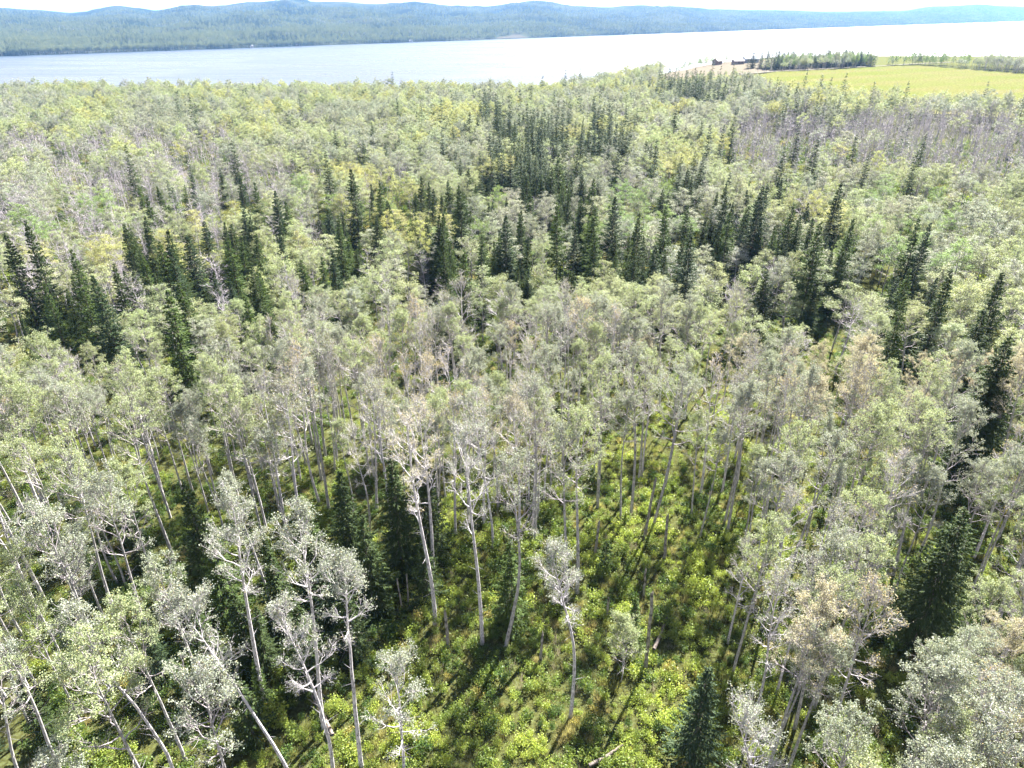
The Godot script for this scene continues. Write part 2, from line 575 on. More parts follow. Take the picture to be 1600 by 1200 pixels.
func _ready() -> void:
	lump.seed = 5
	lump.frequency = 0.02
	patchy.seed = 9
	patchy.frequency = 0.011
	patchy.fractal_octaves = 3
	rng.seed = 77
	light_and_camera()
	make_materials()
	land()
	far_shore()
	farm()
	undergrowth()
	plan_spruces()
	plan_aspens()
	foreground_trees()
	grow_aspens()
	grow_spruces()

func light_and_camera() -> void:
	var cam := Camera3D.new()
	cam.name = "camera"
	cam.position = Vector3(0, EYE, 0)
	cam.rotation_degrees = Vector3(-PITCH, 0, 0)
	cam.fov = 58.0
	cam.near = 0.5
	cam.far = 60000.0
	add_child(cam)
	cam.current = true
	var e := Environment.new()
	e.background_mode = Environment.BG_SKY
	var sky := ProceduralSkyMaterial.new()
	sky.sky_top_color = Color(0.11, 0.19, 0.33)
	sky.sky_horizon_color = Color(0.57, 0.54, 0.53)
	sky.sky_curve = 0.36
	sky.ground_horizon_color = Color(0.45, 0.5, 0.5)
	sky.ground_bottom_color = Color(0.12, 0.14, 0.10)
	var cover := NoiseTexture2D.new()
	cover.width = 1024
	cover.height = 512
	cover.seamless = true
	var cn := FastNoiseLite.new()
	cn.seed = 4
	cn.frequency = 0.008
	cn.fractal_octaves = 5
	cover.noise = cn
	var ramp := Gradient.new()
	ramp.set_color(0, Color(0.5, 0.52, 0.55, 0.0))
	ramp.set_color(1, Color(0.5, 0.51, 0.53, 0.35))
	ramp.set_offset(0, 0.45)
	ramp.set_offset(1, 0.75)
	cover.color_ramp = ramp
	sky.sky_cover = cover
	e.sky = Sky.new()
	e.sky.sky_material = sky
	e.tonemap_mode = Environment.TONE_MAPPER_LINEAR
	e.tonemap_exposure = 7.7
	e.sdfgi_enabled = true
	e.ssao_enabled = true
	e.ssil_enabled = true
	e.fog_enabled = true
	e.fog_density = 0.00005
	e.fog_light_color = Color(0.52, 0.74, 1.0)
	var we := WorldEnvironment.new()
	we.name = "environment"
	we.environment = e
	add_child(we)
	var sun := DirectionalLight3D.new()
	sun.name = "sun"
	sun.light_color = Color(1.0, 0.98, 0.955)
	sun.light_energy = 1.6
	sun.light_angular_distance = 0.5
	sun.shadow_enabled = true
	var az := deg_to_rad(30.0)
	var el := deg_to_rad(42.0)
	sun.basis = Basis.looking_at(-Vector3(sin(az) * cos(el), sin(el), -cos(az) * cos(el)), Vector3.UP)
	add_child(sun)

# ---------------------------------------------------------------- ground, field, lake
func land() -> void:
	var xs := []
	var ds := []
	for i in 141:
		var f := i / 70.0 - 1.0
		xs.append(signf(f) * (absf(f) * 130.0 + pow(absf(f), 3.0) * 1500.0))
	for i in 171:
		var f := i / 170.0
		ds.append(-70.0 + 250.0 * f + 1350.0 * f * f * f)
	var b := Buf.new()
	var soil := Color(0.055, 0.062, 0.026)
	var grass := Color(0.105, 0.115, 0.04)
	var dry := Color(0.155, 0.138, 0.112)
	var p := []
	var col := []
	for j in ds.size():
		var row := []
		var crow := []
		for i in xs.size():
			row.append(at(xs[i], ds[j]))
			var c := soil.lerp(Color(0.075, 0.085, 0.03), 0.5 + 0.5 * lump.get_noise_2d(xs[i] * 3.0, ds[j] * 3.0))
			if inside(YARD, xs[i], ds[j]):
				c = dry.lerp(grass, clampf(maxf((xs[i] - 300.0) / 100.0, (740.0 - ds[j]) / 40.0), 0.0, 1.0))
			crow.append(c)
		p.append(row)
		col.append(crow)
	for j in ds.size() - 1:
		for i in xs.size() - 1:
			for q in [[j, i], [j + 1, i], [j + 1, i + 1], [j, i], [j + 1, i + 1], [j, i + 1]]:
				b.v.append(p[q[0]][q[1]])
				b.n.append(Vector3.UP)
				b.c.append(col[q[0]][q[1]])
	structure("ground", mesh_of(b, mats.ground), "dark forest floor under the aspens, sloping gently to the lake")
	var fb := Buf.new()
	var step := 6.0
	var fx := 170.0
	while fx < 650.0:
		var fd := 360.0
		while fd < 860.0:
			if inside(FIELD, fx + step / 2 + 9.0 * lump.get_noise_2d(fx * 2.0, fd * 2.0), fd + step / 2 + 14.0 * lump.get_noise_2d(fx * 2.0 + 99.0, fd * 2.0)):
				var k := 0.5 + 0.5 * patchy.get_noise_2d(fx * 0.9, fd * 1.6)
				var cc := Color(0.104, 0.128, 0.026).lerp(Color(0.140, 0.134, 0.058), clampf(k + (0.22 if int((fd - fx * 0.6) / 18.0) % 3 == 0 else -0.08), 0, 1))
				var q := []
				for z in [[0, 0], [0, 1], [1, 1], [1, 0]]:
					q.append(at(fx + z[0] * step, fd + z[1] * step, 0.35))
				fb.quad(q[0], q[1], q[2], q[3], cc)
			fd += step
		fx += step
	var fm: StandardMaterial3D = mats.ground.duplicate()
	fm.uv1_scale = Vector3.ONE * 0.02
	structure("field", mesh_of(fb, fm), "open yellow green hay field beyond the forest, near the lake")
	var tb := Buf.new()
	var line := [Vector2(215, 722), Vector2(259, 754), Vector2(335, 796), Vector2(410, 838), Vector2(455, 866), Vector2(520, 900)]
	for i in line.size() - 1:
		var a: Vector2 = line[i]
		var c: Vector2 = line[i + 1]
		var s := (c - a).orthogonal().normalized() * 2.2
		tb.quad(at(a.x - s.x, a.y - s.y, 0.6), at(c.x - s.x, c.y - s.y, 0.6), at(c.x + s.x, c.y + s.y, 0.6), at(a.x + s.x, a.y + s.y, 0.6), Color.WHITE)
	structure("farm_track", mesh_of(tb, plain(srgb(0.12, 0.11, 0.09))), "pale gravel farm track along the edge of the hay field")
	var w := PlaneMesh.new()
	w.size = Vector2(36000, 26000)
	w.material = mats.water
	var o := structure("lake", w, "wide pale lake shining between the forest and the hills")
	o.position = Vector3(6000, LAKE, -12500)

# ---------------------------------------------------------------- hills beyond the lake
const SKYLINE := [[-900, 14], [-300, 14], [0, 13], [60, 16], [120, 20], [190, 11], [240, 17.5], [300, 9], [330, 11], [400, 5], [450, 1], [520, 4], [600, 7], [640, 4], [700, 10], [760, 11], [840, 2], [900, 10], [960, 12], [1050, 10], [1110, 15], [1200, 17], [1300, 19], [1400, 18], [1450, 11], [1520, 8], [1600, 12], [1900, 12], [2600, 14]]

func hill_height(u: float, w: float, shore: float) -> float:
	# u: sideways per metre ahead; w: metres beyond the shore
	var px := 800.0 + u * 1219.0
	var y := 12.0
	for i in SKYLINE.size() - 1:
		if px >= SKYLINE[i][0] and px <= SKYLINE[i + 1][0]:
			y = lerpf(SKYLINE[i][1], SKYLINE[i + 1][1], smoothstep(0.0, 1.0, (px - SKYLINE[i][0]) / (SKYLINE[i + 1][0] - SKYLINE[i][0])))
	var elev := tan(deg_to_rad((20.0 - y) * 0.0415))
	var deep := 3600.0
	var top := 100.0 + (shore + deep) * elev
	var s := w / deep
	var x := u * (shore + w)
	var rise := top * (0.16 * smoothstep(0.0, 0.06, s) + 0.30 * smoothstep(0.05, 0.42, s) + 0.54 * smoothstep(0.35, 1.0, s))
	var rel := patchy.get_noise_2d(x * 0.14, (shore + w) * 0.14) * 42.0 + patchy.get_noise_2d(x * 0.5 + 900.0, (shore + w) * 0.5) * 13.0
	rel *= smoothstep(0.03, 0.30, s) * (1.0 - 0.85 * smoothstep(0.75, 1.0, s)) * (top / 160.0)
	if s > 1.0:
		rise -= (s - 1.0) * 160.0
	return maxf(rise + rel, 1.2 * smoothstep(0.0, 0.01, s) - 0.5)

func shore_at(u: float) -> float:
	# the far shore is a straight line from (-1653, 1638) to (6778, 10352)
	var a := Vector2(-1653, 1638)
	var v := Vector2(8431, 8714).normalized()
	var den := u * v.y - v.x
	# a.x + k v.x = u (a.y + k v.y)
	return clampf(a.y + (a.x - u * a.y) / den * v.y, 1200.0, 17000.0)

func hill_point(u: float, w: float) -> Vector3:
	var s := shore_at(u) + 6.0 * lump.get_noise_2d(u * 900.0, 3.0)
	return Vector3(u * (s + w), LAKE + hill_height(u, w, s), -(s + w))

func far_shore() -> void:
	var b := Buf.new()
	var nu := 260
	var ws := []
	for i in 71:
		ws.append(4700.0 * pow(i / 70.0, 1.7) - 4.0)
	var p := []
	for j in ws.size():
		var row := []
		for i in nu + 1:
			row.append(hill_point(lerpf(-1.15, 0.83, float(i) / nu), ws[j]))
		p.append(row)
	for j in ws.size() - 1:
		for i in nu:
			for q in [[j, i], [j + 1, i], [j + 1, i + 1], [j, i], [j + 1, i + 1], [j, i + 1]]:
				var a: Vector3 = p[q[0]][q[1]]
				var r: Vector3 = p[q[0]][mini(q[1] + 1, nu)] - p[q[0]][maxi(q[1] - 1, 0)]
				var f: Vector3 = p[mini(q[0] + 1, ws.size() - 1)][q[1]] - p[maxi(q[0] - 1, 0)][q[1]]
				var k := clampf(0.5 + 1.3 * patchy.get_noise_2d(a.x * 0.22 + 300.0, a.z * 0.3), 0.0, 1.0)
				b.v.append(a)
				b.n.append(r.cross(f).normalized())
				b.c.append(Color(0.016, 0.026, 0.016).lerp(Color(0.055, 0.062, 0.032), k))
	for i in b.n.size():
		if b.n[i].y < 0.0: b.n[i] = -b.n[i]
	structure("hills", mesh_of(b, mats.hill), "long forested hills along the far side of the lake")
	# the wood that covers them
	rng.seed = 404
	var groups := {}
	var kinds := []
	for k in 3:
		kinds.append(aspen_mass_mesh(aspen_shape(900 + k, 17.0, 0.35, 4.2, 1.3, 0.3, Vector3.ZERO, 2), [1, 0, 5][k], mats.bark))
		kinds[k].surface_set_material(2, mats.hill_leaf[k % 2])
	var dark := spruce_mass_mesh(spruce_shape(950, 19.0, 3.2, 2), mats.needle)
	for i in 52000:
		var u := lerpf(-0.80, 0.72, pow(rng.randf(), 1.25))
		var w := 3 + 2600.0 * pow(rng.randf(), 1.6)
		var a := hill_point(u, w)
		if absf(u) < 0.022 and w < 100.0: continue
		var k := 0.5 + 1.3 * patchy.get_noise_2d(a.x * 0.22 + 300.0, a.z * 0.3)
		var pick: Mesh = dark if rng.randf() > k + 0.08 + 0.35 * (1.0 - smoothstep(100.0, 900.0, w)) * (1.0 - smoothstep(-0.1, 0.1, u)) else kinds[rng.randi() % 3]
		var sc := rng.randf_range(0.75, 1.25)
		put(groups, pick, Transform3D(Basis(Vector3.UP, rng.randf() * TAU).scaled(Vector3.ONE * sc), a - Vector3(0, 1, 0)))
	mass("hillside_forest", "mixed blue green forest covering the hills across the lake", "forest", groups)
	# cleared pasture by the water and a few houses
	var fb := Buf.new()
	var u0 := 0.0
	for i in 12:
		for j in 4:
			var q := []
			for z in [[0, 0], [0, 1], [1, 1], [1, 0]]:
				var uu := lerpf(-0.020, 0.022, (i + z[0]) / 12.0)
				q.append(hill_point(uu, lerpf(10.0, 95.0 + 20.0 * sin(uu * 240.0), (j + z[1]) / 4.0) * (1.0 - 0.75 * pow(absf(uu) / 0.022, 2.0)) + 4.0) + Vector3(0, 1.5, 0))
			fb.quad(q[0], q[1], q[2], q[3], Color.WHITE)
	structure("pasture", mesh_of(fb, plain(srgb(0.042, 0.038, 0.022))), "pale tan cleared pasture at the water's edge below the hills")
	var spots := [[-0.338, 12.0, 1.0, "white house on the far shore, left of the other shore houses"], [-0.278, 14.0, 1.0, "small white house on the far shore, second of three by the lake"], [-0.131, 14.0, 1.1, "white roofed house on the far shore, closest to the pasture"]]
	for s in spots:
		house(hill_point(s[0], s[1]) + Vector3(0, 1.0, 0), s[2], 0.4, srgb(0.5, 0.5, 0.49), srgb(0.25, 0.25, 0.25), "shore_house", s[3], "house", "white houses on the far shore")

func house(where: Vector3, k: float, turn: float, wall: Color, roof: Color, called: String, label: String, category: String, group: String, long := 6.0) -> void:
	var root := Node3D.new()
	root.name = numbered(called)
	add_child(root)
	root.position = where
	root.rotation.y = turn
	tag(root, label, category, group)
	var w := 4.0 * k
	var l := long * k
	var h := 3.4 * k
	var b := Buf.new()
	b.box(Vector3(-l, -1.5, -w), Vector3(l, h, w))
	for e in [-1.0, 1.0]:
		b.tri(Vector3(l * e, h, -w), Vector3(l * e, h, w), Vector3(l * e, h + 2.6 * k, 0), Color.WHITE)
	part("wall", mesh_of(b, plain(wall)), root)
	var r := Buf.new()
	for e in [-1.0, 1.0]:
		var lo := Vector3(0, h - 0.3 * k, e * (w + 0.5 * k))
		var hi := Vector3(0, h + 2.62 * k, 0)
		var x := Vector3(l + 0.5 * k, 0, 0)
		var up := Vector3(0, 0.25 * k, 0)
		r.quad(lo - x + up, lo + x + up, hi + x + up, hi - x + up, Color.WHITE)
		r.quad(lo - x, lo + x, hi + x, hi - x, Color.WHITE)
		r.quad(lo - x, lo + x, lo + x + up, lo - x + up, Color.WHITE)
	part("roof", mesh_of(r, plain(roof, 0.6)), root)
	var dd := Buf.new()
	dd.box(Vector3(-l * 0.3, 0, w), Vector3(l * 0.1, h * 0.75, w + 0.08))
	part("door", mesh_of(dd, plain(srgb(0.12, 0.11, 0.10))), root)
	var wn := Buf.new()
	wn.box(Vector3(l * 0.4, h * 0.35, w), Vector3(l * 0.7, h * 0.75, w + 0.07))
	part("window", mesh_of(wn, plain(srgb(0.05, 0.06, 0.07), 0.2)), root)

func farm() -> void:
	house(at(262, 884, 1.0), 0.75, 0.3, srgb(0.20, 0.17, 0.15), srgb(0.22, 0.20, 0.20), "farm_shed", "low brown farm shed standing on the dry yard", "shed", "farm buildings by the lake", 9.0)
	house(at(283, 905, 1.0), 0.95, 0.1, srgb(0.20, 0.22, 0.25), srgb(0.20, 0.24, 0.29), "farm_barn", "long blue grey barn behind the low brown shed", "barn", "farm buildings by the lake", 9.0)
	house(at(241, 895, 1.0), 0.9, 0.8, srgb(0.20, 0.16, 0.14), srgb(0.15, 0.135, 0.125), "farm_shed", "smallest brown shed at the lake end of the yard", "shed", "farm buildings by the lake")
	house(at(318, 900, 1.0), 0.9, 0.2, srgb(0.09, 0.06, 0.05), srgb(0.06, 0.045, 0.04), "farm_shed", "brown shed between the barn and the field's tree row", "shed", "farm buildings by the lake")

# ---------------------------------------------------------------- undergrowth
func bush_mesh(seed_: int, r: float, h: float, n: int, s: float) -> ArrayMesh:
	rng.seed = seed_
	var b := Buf.new()
	var stems := 5 + rng.randi() % 4
	var tips := []
	for i in stems:
		var a := rng.randf() * TAU
		tips.append(Vector3(cos(a) * r * rng.randf_range(0.1, 0.75), h * rng.randf_range(0.5, 1.0), sin(a) * r * rng.randf_range(0.1, 0.75)))
	for i in n:
		var tip: Vector3 = tips[rng.randi() % stems]
		var p := tip * rng.randf_range(0.55, 1.02) + ball() * r * 0.36
		p.y = absf(p.y)
		leaf(b, p, s * rng.randf_range(0.6, 1.3), leaf_tint(0.10))
	return mesh_of(b, mats.bush)

func glade_distance(x: float, d: float) -> float:
	if inside(GLADE, x, d): return 0.0
	var best := 1e9
	for i in GLADE.size():
		var c := Geometry2D.get_closest_point_to_segment(Vector2(x, d), GLADE[i], GLADE[(i + 1) % GLADE.size()])
		best = minf(best, c.distance_to(Vector2(x, d)))
	return best

func undergrowth() -> void:
	var kinds := []
	for k in 5:
		kinds.append(bush_mesh(300 + k, [0.55, 0.7, 0.9, 0.6, 1.0][k], [0.55, 0.8, 1.1, 1.4, 0.6][k], [260, 320, 400, 280, 340][k], [0.055, 0.06, 0.07, 0.06, 0.07][k]))
	for k in 2:   # grass tufts and dead stems
		rng.seed = 340 + k
		var b := Buf.new()
		for i in [120, 16][k]:
			var a := rng.randf() * TAU
			var root := Vector3(cos(a), 0, sin(a)) * rng.randf() * 0.45
			var tip: Vector3 = root + Vector3(rng.randfn() * 0.22, rng.randf_range(0.35, 0.8) * [1.0, 1.6][k], rng.randfn() * 0.22)
			var side: Vector3 = Vector3(rng.randfn(), 0, rng.randfn()).normalized() * [0.022, 0.014][k]
			var q := rng.randf_range(0.8, 1.2)
			b.tri(root - side, root + side, tip, Color(q, q, q * 0.9))
			if k == 1:
				twig(b, root.lerp(tip, 0.5), tip + ball() * 0.4, 0.012)
		kinds.append(mesh_of(b, mats.bush))
	rng.seed = 505
	var groups := {}
	var d := 12.0
	while d < 330.0:
		var gap := 0.85 if d < 70.0 else (1.25 if d < 130.0 else 3.0)
		var half := d * 0.75 + 12.0
		var x := -half
		while x < half:
			var px := x + rng.randf_range(-0.5, 0.5) * gap
			var pd := d + rng.randf_range(-0.5, 0.5) * gap
			var g := glade_distance(px, pd) if pd < 110.0 else 40.0
			var keep := 1.0 if g < 8.0 else (0.8 if pd < 130.0 else 0.5)
			if rng.randf() < keep:
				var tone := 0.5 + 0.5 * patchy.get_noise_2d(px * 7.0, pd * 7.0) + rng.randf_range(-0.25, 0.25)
				var c := Color(0.085, 0.14, 0.032).lerp(Color(0.33, 0.40, 0.075), clampf(tone * 1.4 - 0.2 - 0.4 * smoothstep(8.0, 20.0, g), 0.0, 1.0))  # darker shade plants away from the glade; forest shade put into their colour too
				if rng.randf() < 0.02: c = Color(0.30, 0.27, 0.08)
				if rng.randf() < 0.12: c = Color(0.075, 0.13, 0.03)
				var sc := rng.randf_range(0.5, 1.2) * (1.0 if pd < 130.0 else 2.2) * (1.0 + 0.7 * maxf(0.0, lump.get_noise_2d(px * 9.0 + 50.0, pd * 9.0)))
				var pick := rng.randi() % 5
				if rng.randf() < 0.10 + 0.55 * smoothstep(0.25, 0.5, lump.get_noise_2d(px * 6.0, pd * 6.0 + 70.0)):
					pick = 5
					c = Color(0.22, 0.25, 0.07).lerp(Color(0.33, 0.29, 0.14), rng.randf())
				elif rng.randf() < 0.03:
					pick = 6
					c = Color(0.22, 0.19, 0.16)
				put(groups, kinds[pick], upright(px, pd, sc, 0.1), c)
			x += gap
		d += gap
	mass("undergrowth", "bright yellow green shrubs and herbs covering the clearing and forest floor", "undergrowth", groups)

# ---------------------------------------------------------------- planning the wood
func plan_spruces() -> void:
	rng.seed = 606
	for i in LONE_SPRUCES.size() / 2:
		var d: float = LONE_SPRUCES[2 * i + 1]
		var x: float = LONE_SPRUCES[2 * i]
		var h := rng.randf_range(0.9, 1.12) * (19.0 if d > 190 else 18.0)
		while inside(FIELD, x, d):
			x *= 0.96
			d *= 0.96
			h += 1.0
		spruces.append([x, d, h, true])
	for c in SPRUCE_CLUMPS:
		for i in int(c[4] * (0.65 if c[1] < 180 else 2.5)):
			var x: float = c[0] + rng.randfn() * c[2] * 0.62
			var d: float = c[1] + rng.randfn() * c[3] * 0.62
			if d < 88.0 or glade_distance(x, d) < 6.0: continue
			var clear := true
			for s in spruces:
				if Vector2(s[0] - x, s[1] - d).length() < 1.7: clear = false
			if clear:
				spruces.append([x, d, rng.randf_range(9.5, 16.5) if d < 190.0 else rng.randf_range(13.0, 19.5), false])
	# young spruces under the silvery stand
	for i in 26:
		spruces.append([rng.randf_range(-48.0, -19.0), rng.randf_range(27.0, 62.0), rng.randf_range(5.0, 9.5), false])
	# a thin scatter everywhere
	for i in 430:
		var d := 95.0 + 480.0 * rng.randf()
		var x := d * rng.randf_range(-0.5, 0.6)
		if inside(FIELD, x, d) or inside(YARD, x, d): continue
		if patchy.get_noise_2d(x * 1.5, d * 1.5) < 0.02: continue
		if d > 210.0 and d < 400.0 and x / d > 0.28: continue
		spruces.append([x, d, rng.randf_range(9.0, 16.0), false])

func bare_share(x: float, d: float) -> float:
	var k := 0.5 + 1.1 * patchy.get_noise_2d(x * 1.6 + 70.0, d * 1.1)
	var share := (0.10 if d < 130.0 else 0.04) + 0.22 * smoothstep(0.55, 0.95, k)
	# the grey belts of leafless trees
	var u := x / d
	if d > 205 and d < 400 and u > 0.26: share += 0.95 * smoothstep(0.26, 0.33, u) * smoothstep(205, 230, d) * (1.0 - smoothstep(350, 400, d))
	if d > 95 and d < 330 and u < -0.30: share += 0.34 * smoothstep(-0.30, -0.45, u) + (0.25 if d > 170 else 0.0)
	if d > 400 and u > 0.2: share += 0.3
	if d > 50 and d < 88 and x > -30 and x < 4: share += 0.42
	return clampf(share, 0.0, 0.97)

func tone_at(x: float, d: float) -> int:
	var k := patchy.get_noise_2d(x * 1.3 - 400.0, d * 1.3) + rng.randf_range(-0.22, 0.22)
	if d < 85.0 and x > 13.0:
		return 3 if k > -0.08 else (1 if k > -0.2 else 0)
	if d < 75.0:
		return 0 if k > -0.05 else (5 if k > -0.22 else 1)
	if d < 125.0:
		return 1 if k > -0.12 else (0 if k > -0.3 else 5)
	if Vector2((x + 26.0) / 16.0, (d - 163.0) / 26.0).length() < 1.0 and rng.randf() < 0.7: return 2
	if k > 0.36: return 2
	if k > -0.05: return 1
	if k > -0.22: return 0
	return 4 if d < 200.0 and rng.randf() < 0.4 else 5

func plan_aspens() -> void:
	rng.seed = 707
	var buckets := {}
	for s in spruces:
		var key := Vector2i(int(floor(s[0] / 8.0)), int(floor(s[1] / 8.0)))
		if not buckets.has(key): buckets[key] = []
		buckets[key].append(s)
	var d := 13.0
	while d < 1080.0:
		var gap := 3.8 if d < 86.0 else (4.6 if d < 150.0 else (5.0 if d < 300.0 else 5.1))
		var half := d * 0.78 + 14.0
		var x := -half
		while x < half:
			var px := x + rng.randf_range(-0.48, 0.48) * gap
			var pd := d + rng.randf_range(-0.48, 0.48) * gap
			x += gap
			var u := px / maxf(pd, 1.0)
			if pd > edge_of_land(u) + 25.0: continue
			if inside(FIELD, px, pd) or inside(YARD, px, pd): continue
			if u > 0.25 and pd > 800.0: continue
			var g := glade_distance(px, pd) if pd < 110.0 else 40.0
			if g < 2.0: continue
			# thin stand on the far and left rim of the glade
			if pd > 40.0 and pd < 86.0 and px > -22.0 and px < 28.0 and rng.randf() < (0.62 if pd < 56.0 else 0.12): continue
			if pd < 60.0 and px <= -18.0 and rng.randf() < 0.30: continue
			if pd < 40.0 and px > -24.0 and px < 0.0 and rng.randf() < 0.75: continue
			var near := 1e9
			var hides := false
			var blocked := false
			for f in FIRS:
				if f[2] < 8.0: continue
				var dx := absf(f[0] - px * f[1] / pd)
				var ahead: float = f[1] - pd
				if Vector2(f[0] - px, ahead).length() < f[3] * 0.8 + 1.0 or dx < f[3] * 0.95 and ahead > 0.0 and ahead < (20.0 if f[3] > 5.0 else 13.0):
					blocked = true
			if blocked: continue
			var bx := int(floor(px / 8.0))
			var bd := int(floor(pd / 8.0))
			for i in [-1, 0, 1]:
				for j in [-1, 0, 1, 2]:
					for s in buckets.get(Vector2i(bx + i, bd + j), []):
						near = minf(near, Vector2(s[0] - px, s[1] - pd).length())
						if absf(s[0] - px * s[1] / pd) < 2.6 and s[1] > pd and s[1] - pd < (14.0 if s[3] else (3.5 if pd < 190.0 else 7.0)): hides = true
			if near < 2.1: continue
			if hides and pd > 64.0: continue
			# real gaps between groups of trees
			if pd > 90.0 and patchy.get_noise_2d(px * 3.1 + 40.0, pd * 3.1) < -0.25: continue
			var h := rng.randf_range(13.5, 20.0) if pd < 72.0 or pd < 90.0 and absf(px) < 32.0 else rng.randf_range(8.5, 13.5)
			if pd > 330.0: h *= 1.0 + 0.45 * patchy.get_noise_2d(px * 4.0, pd * 4.0)
			if pd < 60 and px > 10: h = rng.randf_range(14.0, 18.5)
			aspens.append({"x": px, "d": pd, "h": h, "wide": h / 18.0 if pd < 86.0 else rng.randf_range(0.85, 1.3), "bare": rng.randf() < bare_share(px, pd), "tone": tone_at(px, pd)})
		d += gap
	# closer growth in the stands on both sides of the glade: x from, x to, d from, d to, count
	for z in [[2, 24, 60, 84, 20], [15, 37, 26, 76, 75], [17, 34, 17, 30, 26], [-48, -21, 22, 52, 12], [-28, 2, 62, 90, 40], [2, 24, 78, 96, 24]]:
		for i in z[4]:
			var px := rng.randf_range(z[0], z[1])
			var pd := rng.randf_range(z[2], z[3])
			var clear: bool = glade_distance(px, pd) > 1.0 or z[4] == 20
			for f in FIRS:
				if f[2] > 8.0 and absf(f[0] - px * f[1] / pd) < f[3] and f[1] - pd > -f[3] and f[1] - pd < 13.0: clear = false
			for a in aspens:
				if absf(a.x - px) < 1.5 and absf(a.d - pd) < 1.5: clear = false
			for sp in spruces:
				if sp[3] and absf(sp[0] - px * sp[1] / pd) < 2.0 and sp[1] - pd > -2.0 and sp[1] - pd < 12.0: clear = false
			if clear:
				var h := rng.randf_range(12.0, 18.0)
				aspens.append({"x": px, "d": pd, "h": h, "wide": h / 17.0, "bare": rng.randf() < bare_share(px, pd) * 0.8, "tone": tone_at(px, pd)})

# ---------------------------------------------------------------- labels
const ORDINAL := ["", "second ", "third ", "fourth ", "fifth ", "sixth ", "seventh ", "eighth ", "ninth ", "tenth ", "eleventh ", "twelfth "]
var said := {}

func where_words(x: float, d: float) -> Array:
	var best = landmarks[0]
	var near := 1e9
	for l in landmarks:
		var k := Vector2(l[0] - x, (l[1] - d) * 0.8).length()
		if k < near:
			near = k
			best = l
	var dx: float = x - best[0]
	var dd: float = d - best[1]
	var dir := ("behind" if dd > 0 else "in front of") if absf(dd) > absf(dx) else ("right of" if dx > 0 else "left of")
	if near > 14.0: dir = "well " + dir
	return ["%s %s" % [dir, best[2]], near]

func label_all(list: Array) -> void:
	# list: [node, look, noun, x, d]; the nearest to its landmark comes first among alike ones
	var by := {}
	for e in list:
		var w := where_words(e[3], e[4])
		var text := "%s %s %s" % [e[1], e[2], w[0]]
		if not by.has(text): by[text] = []
		by[text].append([w[1], e[0]])
	for text in by:
		var l: Array = by[text]
		l.sort_custom(func(a, b): return a[0] < b[0])
		for i in l.size():
			l[i][1].set_meta("label", ORDINAL[mini(i, 11)] + text)

